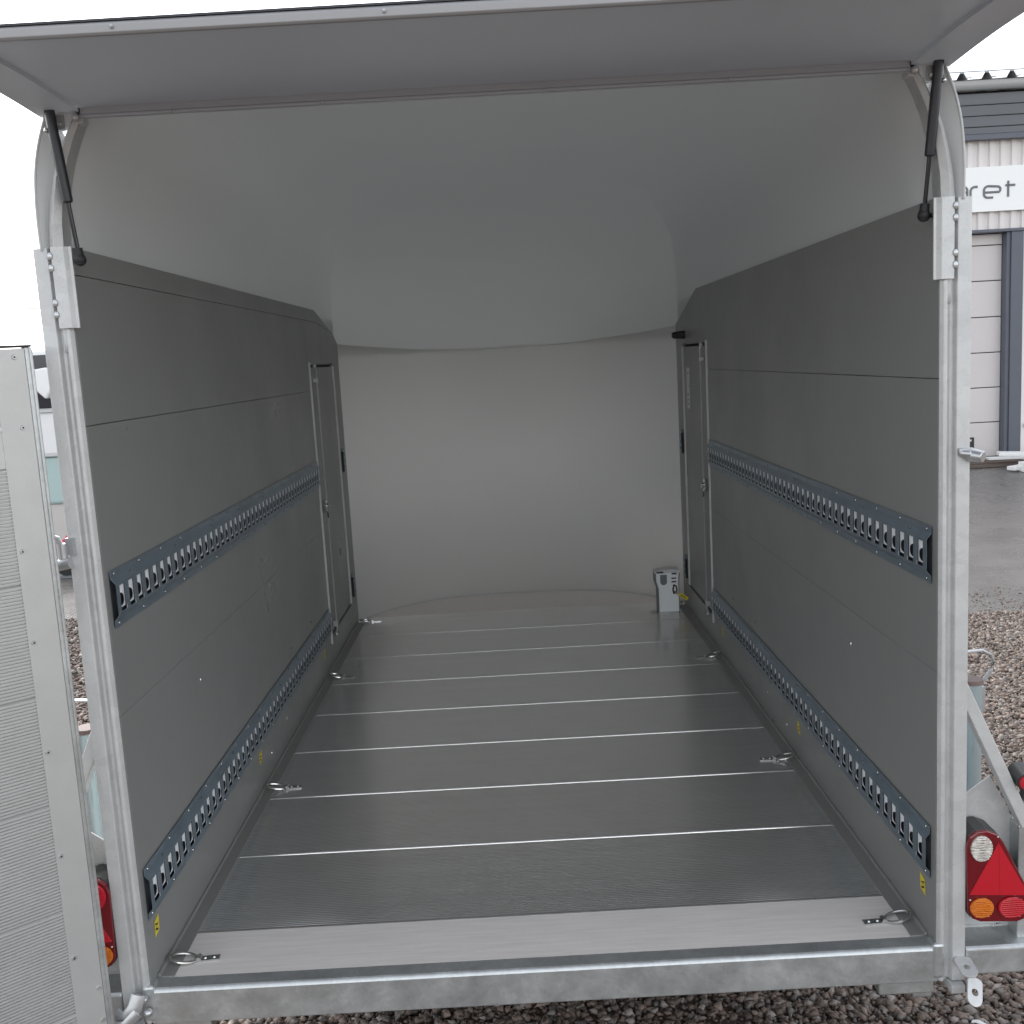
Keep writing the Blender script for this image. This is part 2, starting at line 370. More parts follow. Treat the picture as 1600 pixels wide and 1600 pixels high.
# side walls, each of separate sandwich panels, mirrored
YD0, YD1, ZD0, ZD1 = 2.412, 3.028, .132, 1.346
def mirror(f):
    for s in (-1, 1): f(s)
def walls(s):
    X0, X1 = s * XW, s * (XW + .016)
    def pan(poly, nm='wall_panel'):
        b = MB(); b.prism(poly, 'x', X0, X1); return part(b, nm, 'panel', bevel=.0013)
    g = .0006; h = .0002
    pan([(.008, .0), (3.214, .0), (3.214, ZD0 - g), (YD0 - g, ZD0 - g), (YD0 - g, .62 - h), (.008, .62 - h)])
    pan([(.008, .62 + h), (YD0 - g, .62 + h), (YD0 - g, 1.233 - g), (.008, 1.233 - g)])
    tp = [(2.637, 1.589), (.008, 1.589)] if s > 0 else [(3.10, 1.495), (2.66, 1.535), (.008, 1.535 - g)]
    pan([(.008, 1.233 + g), (YD0 - g, 1.233 + g), (YD0 - g, ZD1 + .004), (YD1 + g, ZD1 + .004), (YD1 + g, ZD0 + g), (3.214, ZD0 + g), (3.214, 1.452)] + tp)
    if s < 0: pan([(.008, 1.535 + g), (2.66, 1.535 + g), (3.10, 1.497), (2.637, 1.589), (.008, 1.589)])
    b = MB(); b.box(s * (XW + .0165), s * (XW + .021), .0078, 3.2, -.03, 1.56); part(b, 'outer_skin', 'post')
    # floor angle
    b = MB(); b.prism([(s * .822, -.001), (s * .822, .003), (s * .853, .0035), (s * .855, .010), (s * .8595, .010), (s * .8595, -.001)], 'y', .046, 3.17)
    part(b, 'floor_angle', 'angle', bevel=.0008)
    # side door: leaf, frame, rod, latch, hinges
    b = MB(); b.box(s * (XW + .003), s * (XW + .015), YD0 + .026, YD1 - .006, ZD0 + .012, ZD1 - .012)
    dr = part(b, 'side_door', 'panel', bevel=.002)
    b = MB(); b.box(s * (XW + .0145), s * (XW + .0163), YD0, YD1, ZD0, ZD1); f = b.build('door_gasket', 'dark'); f.parent = dr
    b = MB(); b.box(s * (XW - .008), s * (XW + .014), YD0 - .006, YD0 + .002, ZD0 - .03, ZD1 + .01); b.box(s * (XW - .005), s * (XW + .01), YD1 - .004, YD1 + .003, ZD0 + .01, ZD1 - .01)
    b.box(s * (XW + .001), s * (XW + .006), YD0 + .018, YD0 + .024, ZD0 + .01, ZD1 - .012)
    f = b.build('door_frame', 'post', bevel=.001); f.parent = dr
    b = MB(); xr = s * .843; yr = 2.486
    b.tube([(s * .852, yr, 1.338), (xr, yr, 1.322), (xr, yr, 1.30)], .0045, 8); b.sphere((s * .850, yr, 1.340), .010)
    b.box(s * .838, s * .858, yr - .008, yr + .008, 1.268, 1.284); b.box(s * .838, s * .858, yr - .010, yr + .010, .165, .190)
    b.tube([(xr, yr, 1.30), (xr, yr, .735)], .0036, 8); b.tube([(xr, yr, .705), (xr, yr, .15), (s * .852, yr, .135)], .0036, 8)
    b.sphere((s * .848, yr, .128), .011)
    f = b.build('locking_rod', 'galv_b', smooth=True); f.parent = dr
    b = MB(); b.sphere((s * .842, yr + .02, .712), .016, 0, sc=(.5, 1, 1)); b.box(s * .845, s * .859, yr - .02, yr + .02, .69, .745)
    b.tube([(s * .85, yr - .012, .70), (s * .838, yr - .024, .692), (s * .838, yr - .02, .668)], .004, 6)
    b.cyl((s * .86, yr, .720), (s * .832, yr, .720), .009); f = b.build('rod_latch', 'ring', smooth=True); f.parent = dr
    for zh in (.862, .22):
        b = MB(); pl = [(3.06, zh - .05), (3.10, zh - .062), (3.155, zh - .045), (3.165, zh), (3.155, zh + .045), (3.10, zh + .062), (3.06, zh + .05)]
        b.prism(pl, 'x', s * .8595, s * .852); b.cyl((s * .850, 3.052, zh - .05), (s * .850, 3.052, zh + .05), .006, mi=1)
        for dz in (-.03, 0, .03): b.cyl((s * .852, 3.12, zh + dz), (s * .848, 3.12, zh + dz), .006, n=8)
        f = b.build('door_hinge', ['rail', 'black']); f.parent = dr
mirror(walls)
# black bumper and paper label on the right-hand side
b = MB(); b.cyl((.86, 2.955, 1.392), (.805, 2.955, 1.392), .020, .016, n=14); b.cyl((.806, 2.955, 1.392), (.799, 2.955, 1.392), .013, .012, n=14); part(b, 'rubber_bumper', 'black', smooth=True)
b = MB(); b.box(.8625, .8600, 2.87, 2.935, 1.04, 1.235)
for z, y0_, y1_ in ((1.21, 2.885, 2.92), (1.15, 2.88, 2.895), (1.11, 2.885, 2.925), (1.085, 2.89, 2.915), (1.065, 2.88, 2.92)): b.box(.8605, .8596, y0_, y1_, z - .006, z, 1)
part(b, 'paper_label', ['white', 'boxg'])
# faceted seam where shell meets front wall is left by the geometry itself

# ---- lashing rails with punched slots
PITCH_R = .0515; NSL = 46
def rail(s, z0, z1):
    b = MB(); zm = (z0 + z1) / 2; H = z1 - z0; xw = s * (XW - .0008); ya, yb = .030, 2.405
    wz0, wz1 = zm - .033, zm + .033; xr = s * (XW - .013); sl0, sl1 = zm - .0275, zm + .0275
    yy = [ya]
    for i in range(NSL): c = .063 + i * PITCH_R - .0; yy += [c - .0145, c + .0145]
    yy.append(yb)
    # flange and slope bands
    bands = [(z0, s * (XW - .003), z0 + .016, s * (XW - .003)), (z0 + .016, s * (XW - .003), wz0, xr), (wz0, xr, sl0, xr), (sl1, xr, wz1, xr), (wz1, xr, z1 - .016, s * (XW - .003)), (z1 - .016, s * (XW - .003), z1, s * (XW - .003))]
    for (a, xa, c, xc) in bands: b.face([(xa, ya, a), (xa, yb, a), (xc, yb, c), (xc, ya, c)])
    for i in range(0, len(yy), 2): b.face([(xr, yy[i], sl0), (xr, yy[i + 1], sl0), (xr, yy[i + 1], sl1), (xr, yy[i], sl1)])
    o = part(b, 'lashing_rail', ['rail'], solid=0)
    q = o.modifiers.new('solid', 'SOLIDIFY'); q.thickness = .0008; q.offset = 0
    b = MB(); b.face([(s * (XW - .0012), ya, z0 + .004), (s * (XW - .0012), yb, z0 + .004), (s * (XW - .0012), yb, z1 - .004), (s * (XW - .0012), ya, z1 - .004)])  # dark sheet: shade behind the slots put into its colour
    f = b.build('cavity_shade_sheet', 'cavity'); f.parent = o
    # bright pressed tabs seen in each slot, with a half-round bite on the near edge
    b = MB()
    for i in range(NSL):
        c = .063 + i * PITCH_R; x = s * (XW - .0120); a0, a1 = c - .0120, c + .0170; t0, t1 = sl0 + .0065, sl1 - .0015
        zb = zm - .003
        pts = [(a0, t0), (a1, t0), (a1, t1), (a0, t1), (a0, zb + .0145)]
        for j in range(1, 8):
            an = math.pi * (.5 - j / 8); pts.append((a0 + .020 * math.cos(an), zb + .0145 * math.sin(an)))
        pts.append((a0, zb - .0145))
        def X(p): return x + s * .0020 * ((p[0] - c - .0025) / .0145) ** 2
        # upper and lower blocks plus the waist as a fan of quads
        b.add([(X(p), p[0], p[1]) for p in pts], [tuple(range(len(pts)))])
        b.face([(s * (XW - .0145), c + .0128, sl0), (s * (XW - .0145), c + .0148, sl0 - .001), (s * (XW - .0145), c + .0148, sl0 + .008), (s * (XW - .0145), c + .0128, sl0 + .009)])
    f = b.build('slot_tab', 'tab'); f.parent = o; f['kind'] = 'stuff'
    b = MB(); yv = .05
    while yv < 2.4:
        for zz in (z0 + .008, z1 - .008): b.sphere((s * (XW - .0045), yv, zz), .0031, 0, 8, 4, (.6, 1, 1))
        yv += .148
    yv = .13
    while yv < 2.4:
        b.tube([(s * (XW - .0075), yv - .008, z1 - .026), (s * (XW - .0068), yv + .008, z1 - .017)], .0022, 6); yv += .31
    f = b.build('rail_screw', 'ring', smooth=True); f.parent = o; f['kind'] = 'stuff'
for s in (-1, 1):
    rail(s, .806, .928); rail(s, .146, .266)
# wall screws, stickers
def wall_bits(s):
    for (y, z) in ((.55, .53), (1.45, .10), (1.62, .31), (2.62, .10), (1.2, .07), (2.0, .31)):
        b = MB(); b.sphere((s * (XW - .001), y, z), .0055, 0, 8, 4, (.6, 1, 1)); part(b, 'wall_screw', 'ring', smooth=True)
    for y in (.075, 1.06, 2.225):
        b = MB(); x = s * (XW - .0006)
        b.face([(x, y - .012, .124), (x, y + .016, .130), (x, y + .012, .094), (x, y - .016, .088)])
        x2 = s * (XW - .0012)
        zz = [(y - .008, .118), (y + .008, .112), (y - .006, .106), (y + .007, .100), (y + .004, .097), (y - .012, .104), (y + .002, .111), (y - .012, .116)]
        b.add([(x2, p[0], p[1]) for p in zz], [(0, 1, 6, 7), (1, 2, 5, 6), (2, 3, 4, 5)], 1)
        part(b, 'hazard_sticker', ['yellow', 'ink'])
mirror(wall_bits)

# ---- lashing rings on the floor
def ringset(s, y, rot=0.0, flip=1):
    cx = s * .80; z = .006
    b = MB(); R = Matrix.Rotation(rot, 3, 'Z')
    def T(px, py, pz=z): v = R @ Vector((px, py, 0)); return (cx + v.x, y + v.y, pz)
    pts = []
    for i in range(20):
        t = 2 * math.pi * i / 20; pts.append(T(s * (.018 + .030 * math.cos(t)), .019 * math.sin(t), z + .004 + .006 * math.cos(t)))
    b.tube(pts, .0038, 8, closed=True)
    o = b.build('lashing_ring', 'ring', TR, smooth=True)
    b = MB(); R3 = R
    x0, x1 = sorted((s * -.062, s * -.018)); b.box(x0, x1, -.0095, .0095, 0, .004, 0, R, (cx, y, .0005))
    for px in (-.050, -.030): b.cyl(T(s * px, 0, .004), T(s * px, 0, .0075), .0048, .003, n=10)
    b.cyl(T(s * -.016, -.009, .006), T(s * -.016, .009, .006), .006, n=10)
    f = b.build('ring_plate', 'ring', smooth=True); f.parent = o
for y, r in ((.105, .10), (1.06, .06), (2.228, -.15), (3.185, .1)): ringset(-1, y, r)
for y, r in ((.112, .06), (1.078, -.05), (2.23, .12), (3.19, 0)): ringset(1, y, r)

# ---- rear sill, posts, arches
b = MB(); b.prism([(-.004, -.0785), (.046, -.0785), (.046, .0012), (.004, .0035), (-.0015, .0008), (-.004, -.005)], 'x', -.862, .862); part(b, 'rear_sill', 'galv', bevel=.0025)
for s in (-1, 1):
    b = MB(); b.box(s * .850, s * .876, -.007, .03, -.070, .012); part(b, 'sill_weld', 'galv', bevel=.006)

def posts(s):
    b = MB()   # profile in plan: outer face, groove, inner lip
    prof = [(.921, -.004), (.893, -.004), (.889, .008), (.883, .010), (.879, .003), (.872, -.006), (.866, -.004), (.8605, .003), (.8605, .0065), (.8825, .007), (.8825, .045), (.921, .045)]
    b.prism([(s * x, y) for x, y in prof], 'z', -.078, 1.585); part(b, 'rear_post', 'post', bevel=.002)
    b = MB()   # cover plate with fold over the upper post
    pr = [(.883, -.012), (.858, -.012), (.850, -.004), (.845, -.004), (.845, .001), (.852, .001), (.860, -.0075), (.883, -.0075)]
    b.prism([(s * x, y) for x, y in pr], 'z', 1.428, 1.586); part(b, 'post_cover', 'post', bevel=.001)
    for z in (1.455, 1.478, 1.545, 1.568): b = MB(); b.sphere((s * .8845, -.012, z), .006, 0, 8, 5, (1, .7, 1.3)); part(b, 'cover_rivet', 'galv_b', smooth=True)
    # inner arch (curved channel)
    I = [(.861, 1.586), (.859, 1.63), (.854, 1.665), (.846, 1.71), (.834, 1.75), (.820, 1.785), (.800, 1.826)]
    O = [(.889, 1.586), (.885, 1.63), (.878, 1.67), (.866, 1.72), (.850, 1.762), (.832, 1.798), (.812, 1.832)]
    b = MB(); loop = [(s * x, z) for x, z in I] + [(s * x, z) for x, z in O[::-1]]
    for i in range(len(I) - 1):
        q = [I[i], I[i + 1], O[i + 1], O[i]]
        mid = [((I[i][0] * .5 + O[i][0] * .5), (I[i][1] + O[i][1]) / 2), ((I[i + 1][0] + O[i + 1][0]) / 2, (I[i + 1][1] + O[i + 1][1]) / 2)]
        f3 = lambda p, y: (s * p[0], y, p[1])
        a0, a1, c0, c1 = I[i], I[i + 1], O[i], O[i + 1]
        b.face([f3(a0, .0), f3(a1, .0), f3(mid[1], -.010), f3(mid[0], -.010)]); b.face([f3(mid[0], -.010), f3(mid[1], -.010), f3(c1, .002), f3(c0, .002)])
        b.face([f3(a0, .0), f3(a1, .0), f3(a1, .04), f3(a0, .04)]); b.face([f3(c0, .002), f3(c1, .002), f3(c1, .04), f3(c0, .04)]); b.face([f3(a0, .04), f3(a1, .04), f3(c1, .04), f3(c0, .04)])
    part(b, 'arch_frame', 'post', smooth=True, angle=30)
    # shell cheek: crescent between arch and outer rim
    Oc = [(.889, 1.588), (.886, 1.63), (.879, 1.67), (.867, 1.72), (.852, 1.762), (.845, 1.79), (.857, 1.826)]
    Rm = [(.903, 1.580), (.9035, 1.63), (.9020, 1.675), (.8970, 1.725), (.8885, 1.765), (.878, 1.798), (.866, 1.828)]
    b = MB(); n = 24
    def smp(T, t): tt = t * (len(T) - 1); return (cr([p[0] for p in T], tt), cr([p[1] for p in T], tt))
    A = []; B = []; Cc = []
    for i in range(n + 1):
        a = smp(Oc, i / n); r = smp(Rm, i / n); A.append((s * a[0], .030, a[1])); B.append((s * (r[0] - .004), -.004, r[1])); Cc.append((s * r[0], -.006, r[1]))
    b.strip(A, B); b.strip(B, Cc); b.strip(Cc, [(c[0], .05, c[2]) for c in Cc]); b.strip([(c[0], .05, c[2]) for c in Cc], [(a[0], .035, a[2]) for a in A])
    part(b, 'shell_cheek', 'shell', smooth=True, angle=50)
    b = MB(); b.tube([(c[0], -.006, c[2]) for c in Cc], .0026, 8); part(b, 'cheek_rim', 'shell', smooth=True)
mirror(posts)

# ---- raised lid
b = MB()
LO, LI = .866, .80; YL = -.432
def zl(y): return 1.834 + .012 * math.sin(min(1, max(0, -y / .432)) * math.pi) * .5 + .003 * (-y / .432)
ny = 12
for s in (-1, 1):
    b = MB(); A, B, C_, D_, E_, F_ = [], [], [], [], [], []
    for i in range(ny + 1):
        y = .0 + YL * i / ny; z = zl(y)
        A.append((s * (LI - .012 * i / ny * 0), y, z + .008)); B.append((s * LI, y, z)); C_.append((s * (LO - .006), y, z)); D_.append((s * (LO + .008), y, z - .006)); E_.append((s * (LO + .016), y, z + .002)); F_.append((s * (LO + .012), y, z + .022))
    for U, V in ((A, B), (B, C_), (C_, D_), (D_, E_), (E_, F_)): b.strip(U, V)
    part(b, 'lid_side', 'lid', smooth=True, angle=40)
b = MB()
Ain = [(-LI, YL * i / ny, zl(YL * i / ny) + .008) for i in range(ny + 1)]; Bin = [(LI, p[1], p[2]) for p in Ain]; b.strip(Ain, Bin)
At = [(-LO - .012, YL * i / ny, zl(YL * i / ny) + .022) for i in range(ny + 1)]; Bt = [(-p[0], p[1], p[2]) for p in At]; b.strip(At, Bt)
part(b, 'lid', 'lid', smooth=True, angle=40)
b = MB(); ze = zl(YL); b.prism([(YL + .010, ze + .014), (YL + .010, ze + .001), (YL - .002, ze - .001), (YL - .006, ze + .002), (YL - .007, ze + .013), (YL - .004, ze + .016), (YL, ze + .019), (YL + .010, ze + .019)], 'x', -LO - .014, LO + .014)
part(b, 'lid_edge_trim', 'trim', bevel=.001)
b = MB(); b.box(-LO - .014, LO + .014, YL - .004, YL + .012, ze + .0192, ze + .0225); part(b, 'lid_edge_seal', 'strut')
for x in (-.57, -.16, .25, .62): b = MB(); b.sphere((x, YL - .007, ze + .009), .0035, 0, 8, 4); part(b, 'trim_rivet', 'galv', smooth=True)
b = MB()
for x in (-.62, -.33, .1, .45): b = MB(); b.sphere((x, -.018, 1.8245), .0035, 0, 8, 4); part(b, 'lintel_rivet', 'galv_b', smooth=True)
for s in (-1, 1):
    b = MB(); b.sphere((s * .803, -.016, 1.822), .008, 0, 10, 6); part(b, 'hinge_bolt', 'galv_b', smooth=True, angle=30)
    b = MB(); b.sphere((s * .835, -.014, 1.812), .005, 0, 10, 6); part(b, 'hinge_bolt', 'galv_b', smooth=True, angle=30)
    b = MB(); b.box(s * .828, s * .842, -.012, -.008, 1.803, 1.830); part(b, 'hinge_tab', 'trim')
for s in (-1, 1):
    b = MB(); b.prism([(s * .795, 1.815), (s * .86, 1.806), (s * .872, 1.835), (s * .872, 1.85), (s * .795, 1.85)], 'y', -.004, .03); part(b, 'hinge_block', 'shell', bevel=.003)

# ---- gas struts
def strut(s, top, bot, mid):
    top, bot = Vector(top), Vector(bot); d = (bot - top); md = top + d * mid
    b = MB(); b.cyl(top, md, .0098, n=18); b.cyl(md, md + d * .012, .0098, .007, n=18)
    o = b.build('gas_strut', 'strut', TR, smooth=True)
    b = MB(); b.cyl(md, bot, .0042, n=12); f = b.build('strut_rod', 'rod', smooth=True); f.parent = o
    b = MB(); b.cyl(bot - d * .08, bot + d * .03, .009, .0105, n=14); b.sphere(bot, .013); b.cyl(bot, bot + Vector((s * .028, .012, 0)), .005, n=10)
    f = b.build('strut_socket', 'black', smooth=True); f.parent = o
    b = MB(); b.sphere(top + d * .13 + Vector((s * .012, -.003, 0)), .005); f = b.build('strut_ball', 'ring', smooth=True); f.parent = o
strut(1, (.846, -.022, 1.836), (.836, .022, 1.556), .60)
strut(-1, (-.846, -.030, 1.834), (-.832, .000, 1.560), .60)

# ---- rear bumper bars, feet, brackets, lamps, braces, prop stands (each side)
def rear_side(s):
    b = MB(); b.prism([(-.004, -.066), (-.006, -.006), (0, -.001), (.10, .012), (.10, -.066)], 'x', s * .922, s * 1.14); part(b, 'bumper_bar', 'galv', bevel=.003)
    b = MB(); b.box(s * .922, s * 1.012, .055, .12, .013, .052); b.box(s * 1.012, s * 1.035, .055, .10, .013, .034); part(b, 'bracket_block', 'post', bevel=.004)
    b = MB(); b.box(s * .745, s * .868, .03, .10, -.128, -.088); b.box(s * .76, s * .85, .04, .09, -.090, -.078); part(b, 'support_foot', 'galv', bevel=.004)
    # gusset plate carrying the lamp
    b = MB(); b.prism([(s * .921, .305), (s * 1.000, .362), (s * 1.055, .255), (s * 1.055, -.0), (s * .921, .0)], 'y', .060, .064); part(b, 'lamp_bracket', 'panel' if False else 'post', bevel=.0008)
    b = MB(); b.box(s * 1.045, s * 1.070, .020, .062, -.01, .262); part(b, 'bracket_upright', 'galv', bevel=.003)
    # brace
    P0_, P1_ = Vector((s * .917, .030, .585)), Vector((s * 1.062, .030, .262)); d = (P1_ - P0_).normalized()
    b = MB(); nrm = Vector((d.z, 0, -d.x)); w = .013
    pts = [P0_ + nrm * w, P0_ - nrm * w, P1_ - nrm * w, P1_ + nrm * w]
    b.add([tuple(p + Vector((0, dy, 0))) for dy in (-.016, .016) for p in pts], [(0, 1, 2, 3), (7, 6, 5, 4), (0, 4, 5, 1), (1, 5, 6, 2), (2, 6, 7, 3), (3, 7, 4, 0)])
    part(b, 'diagonal_brace', 'post', bevel=.002)
    # round red marker lamp on rubber arm
    mx = 1.052
    b = MB(); b.cyl((s * (mx + .004), .05, .372), (s * (mx - .001), .000, .368), .024, .020, n=20); b.tube([(s * 1.05, .06, .27), (s * 1.075, .06, .32), (s * (mx + .01), .05, .37)], .008, 8)
    o = part(b, 'marker_lamp', 'housing', smooth=True, angle=40)
    b = MB(); b.cyl((s * (mx - .001), .0, .368), (s * (mx - .002), -.010, .3675), .0165, .014, n=20); f = b.build('marker_lens', 'redb', smooth=True, angle=40); f.parent = o
    # tail lamp: three-chambered with triangular reflector
    cx = s * .986; sx = s
    def L(px, pz): return (s * px, pz)
    body = [L(.922, .085), L(.932, .068), L(.95, .060), L(1.030, .056), L(1.047, .062), L(1.056, .078), L(1.057, .122), L(.998, .243), L(.985, .262), L(.962, .272), L(.940, .270), L(.924, .258), L(.918, .235)]
    b = MB(); b.prism(body, 'y', -.002, .058); o = part(b, 'tail_lamp', 'housing', bevel=.003)
    ins = [((p[0] - cx) * .985 + cx, (p[1] - .16) * .985 + .16) for p in body]
    b = MB(); b.prism(ins, 'y', -.012, -.0022); f = b.build('lamp_cover', 'redd', bevel=.003); f.parent = o
    b = MB(); b.prism([L(.925, .128), L(1.052, .120), L(.985, .243)], 'y', -.0165, -.0122); b.prism([L(.989, .125), L(1.052, .1203), L(.985, .2428)], 'y', -.0172, -.0166)
    f = b.build('reflector_triangle', 'red', bevel=.0015); f.parent = o
    def disc(px, pz, rx, rz, m_, nm, y0=-.013):
        b = MB(); n = 28; k0 = [(s * (px + rx * math.cos(2 * math.pi * i / n)), pz + rz * math.sin(2 * math.pi * i / n)) for i in range(n)]
        b.prism(k0, 'y', y0 - .005, y0 + .001); f = b.build(nm, m_, bevel=.0015); f.parent = o
        # moulded flutes across the lens
        b = MB(); nz = 9
        for j in range(nz):
            z = pz + rz * (-.78 + 1.56 * j / (nz - 1)); h = rx * math.sqrt(max(.05, 1 - ((z - pz) / rz) ** 2)) * .92
            b.tube([(s * (px - h), y0 - .0048, z), (s * (px), y0 - .006, z + .001), (s * (px + h), y0 - .0048, z)], .0021, 6)
        f2 = b.build('lens_flute', m_, smooth=True); f2.parent = o; f2['kind'] = 'stuff'
    disc(.949, .232, .0235, .029, 'clear' if s > 0 else 'redb', 'reversing_lens' if s > 0 else 'fog_lens')
    disc(.951, .096, .0255, .0225, 'orange', 'indicator_lens')
    disc(1.016, .094, .0300, .0240, 'redb' if False else 'red', 'brake_lens')
    b = MB()
    for px, pz in ((.926, .115), (1.050, .108), (.984, .256)): b = MB(); b.sphere((s * px, -.014, pz), .0025); f = b.build('lens_screw', 'ring', smooth=True); f.parent = o
    # prop stand: zinc tube, cap and looped handle
    tx = 1.040; ty = .25
    b = MB(); b.cyl((s * tx, ty, -.045), (s * tx, ty, .512), .0265, n=28)
    o = part(b, 'prop_stand', 'zinc', smooth=True, angle=50)
    b = MB(); b.cyl((s * tx, ty, .510), (s * tx, ty, .520), .0295, .027, n=28); f = b.build('stand_cap', 'cap', smooth=True, angle=40); f.parent = o
    b = MB(); pts = [(.96, .575), (1.02, .580), (1.072, .583), (1.092, .572), (1.100, .555), (1.094, .532), (1.069, .498)]
    b.tube([(s * x, ty + .012, z) for x, z in pts], (.0035, .0075), 8, flat=(0, 0, 1)); b.box(s * 1.06, s * 1.072, ty - .01, ty + .02, .44, .50)
    f = b.build('stand_handle', 'galv_b', smooth=True, angle=40); f.parent = o
    b = MB(); b.box(s * .88, s * 1.02, ty - .02, ty + .02, .02, .06); f = b.build('stand_clamp', 'galv'); f.parent = o
    # wheels, axle stub and mudguard under the body; mudguards unseen, added to block light
    b = MB(); pg = [(1.05, -.30), (1.05, -.12), (1.25, .02), (2.5, .02), (2.72, -.12), (2.72, -.30), (2.70, -.30), (2.70, -.125), (2.49, .0), (1.26, .0), (1.07, -.125), (1.07, -.30)]
    b.prism(pg, 'x', s * .905, s * 1.10); b.box(s * .905, s * .91, 1.05, 2.72, -.30, -.01); part(b, 'shade_mudguard', 'galv', bevel=.002)
    for wy in (1.55, 2.25):
        b = MB(); c0 = Vector((s * .70, wy, GZ + .245)); b.cyl(c0, c0 + Vector((s * .15, 0, 0)), .24, n=36); o = part(b, 'wheel', 'tyre', smooth=True, bevel=.02)
        b = MB(); b.cyl(c0 + Vector((s * .10, 0, 0)), c0 + Vector((s * .158, 0, 0)), .14, n=30); f = b.build('rim', 'galv', smooth=True, angle=40); f.parent = o
mirror(rear_side)
b = MB(); b.box(-.84, .84, .10, 3.15, -.075, -.028)
for y in (.6, 1.2, 1.9, 2.6): b.box(-.84, .84, y, y + .04, -.13, -.0755)
for s in (-1, 1): b.box(s * .62, s * .67, .9, 3.4, -.19, -.1305)
part(b, 'chassis', 'galv')
for s in (-1, 1): b = MB(); b.box(s * .855, s * .90, .12, 3.3, -.20, -.034); part(b, 'shade_side_member', 'galv', bevel=.004)  # side members added to keep sky light from under the floor
b = MB(); b.box(-.85, .85, .32, .36, -.16, -.0765); part(b, 'shade_cross_member', 'galv', bevel=.003)  # cross beam added to deepen the shade beneath the floor
# latch plates at the foot of the right post, knob half way up
b = MB()
def eye(b, c, r, L_, tilt, th=.004, hole=.008, n=20, yaw=0.0):
    # rounded tongue with a round hole, lying in a tilted plane
    R = Matrix.Rotation(-yaw, 3, 'Y') @ Matrix.Rotation(tilt, 3, 'X'); outer = []; inner = []
    for i in range(n):
        t = 2 * math.pi * i / n; x, y = r * math.cos(t), r * math.sin(t)
        if y > 0: y = y * .55 + L_
        outer.append((x, y)); inner.append((hole * math.cos(t), hole * .9 * math.sin(t) + L_ * .35))
    def W3(p, z): return tuple(Vector(c) + R @ Vector((p[0], p[1], z)))
    for z in (0, th):
        for i in range(n):
            j = (i + 1) % n; b.face([W3(outer[i], z), W3(outer[j], z), W3(inner[j], z), W3(inner[i], z)])
    for i in range(n):
        j = (i + 1) % n; b.face([W3(outer[i], 0), W3(outer[j], 0), W3(outer[j], th), W3(outer[i], th)]); b.face([W3(inner[i], 0), W3(inner[j], 0), W3(inner[j], th), W3(inner[i], th)])
eye(b, (.912, -.040, -.034), .019, .028, math.radians(14)); part(b, 'latch_eye', 'post', bevel=.0006)
b = MB(); eye(b, (.920, -.050, -.090), .018, .032, math.radians(50), yaw=math.radians(-24)); b.box(.885, .915, -.02, .02, -.098, -.080); part(b, 'latch_tongue', 'post', bevel=.0006)
b = MB(); b.cyl((.918, -.008, 1.078), (.936, -.030, 1.074), .014, .012, n=16); b.cyl((.900, -.006, 1.082), (.918, -.018, 1.080), .008, n=12); b.box(.895, .925, -.014, -.004, 1.080, 1.092)
part(b, 'post_catch', 'galv_b', smooth=True, angle=40, bevel=.002)
b = MB(); b.cyl((-.930, -.012, .965), (-.930, -.012, 1.000), .010, n=14); b.cyl((-.945, -.016, .955), (-.915, -.016, .960), .012, n=14); b.box(-.922, -.905, -.014, .0, .975, 1.01)
b.tube([(-.932, -.012, .995), (-.936, -.014, 1.010), (-.955, -.02, 1.018), (-.978, -.03, 1.014)], (.0025, .007), 8, flat=(0, 1, 0)); b.tube([(-.935, -.012, .96), (-.955, -.02, .945)], .004, 8)
part(b, 'post_catch', 'galv_b', smooth=True, angle=40)

# ---- ramp door, swung open on the left post
DO = Vector((-.920, -.060, 0)); DD = Vector((-.76, -.65, 0)).normalized(); DN = Vector((.65, -.76, 0)).normalized()
RM = Matrix((DD, DN, Vector((0, 0, 1)))).transposed()     # local x along the door, y toward the viewer, z up
def dbox(b, x0, x1, y0, y1, z0, z1, mi=0): b.box(x0, x1, y0, y1, z0, z1, mi, RM, DO)
b = MB(); dbox(b, .008, 1.74, -.030, -.006, -.055, 1.392); rd = part(b, 'ramp_door', 'panel', bevel=.002)
def dpart(b, nm, mt, **k): o = b.build(nm, mt, None, **k); o.parent = rd; return o
rd.location = -Vector(TR.location)
b = MB(); dbox(b, .014, .073, -.006, -.001, -.055, 1.392); dpart(b, 'edge_plate', 'alu', bevel=.001)
b = MB(); dbox(b, .073, 1.70, -.006, -.0015, 1.245, 1.392); dpart(b, 'top_plate', 'alu', bevel=.001)
b = MB(); dbox(b, .0, .0135, -.034, -.002, -.057, 1.394); dbox(b, .0, .006, -.002, .002, -.057, 1.394); dpart(b, 'edge_profile', 'galv', bevel=.0015)
b = MB(); dbox(b, .0, 1.74, -.034, .0, 1.3945, 1.399); dpart(b, 'top_profile', 'strut', bevel=.0015)
def door_plank(h):
    b = MB(); prof = []; z = .0015; pit = .0068
    while z < h - .008:
        prof += [(z, -.0056), (z + .0024, -.0056), (z + .0032, -.0012), (z + .0058, -.0012)]; z += pit
    prof += [(h, -.0056)]
    K = len(prof)
    vs = [(.073, p[1], p[0]) for p in prof] + [(1.70, p[1], p[0]) for p in prof]
    b.add([tuple(RM @ Vector(v)) for v in vs], [(i, i + 1, K + i + 1, K + i) for i in range(K - 1)])
    return b
f = dpart(door_plank(.0785), 'ramp_plank', 'alu'); f.location = DO + Vector((0, 0, -.055))
dp = door_plank(.2278); first = None
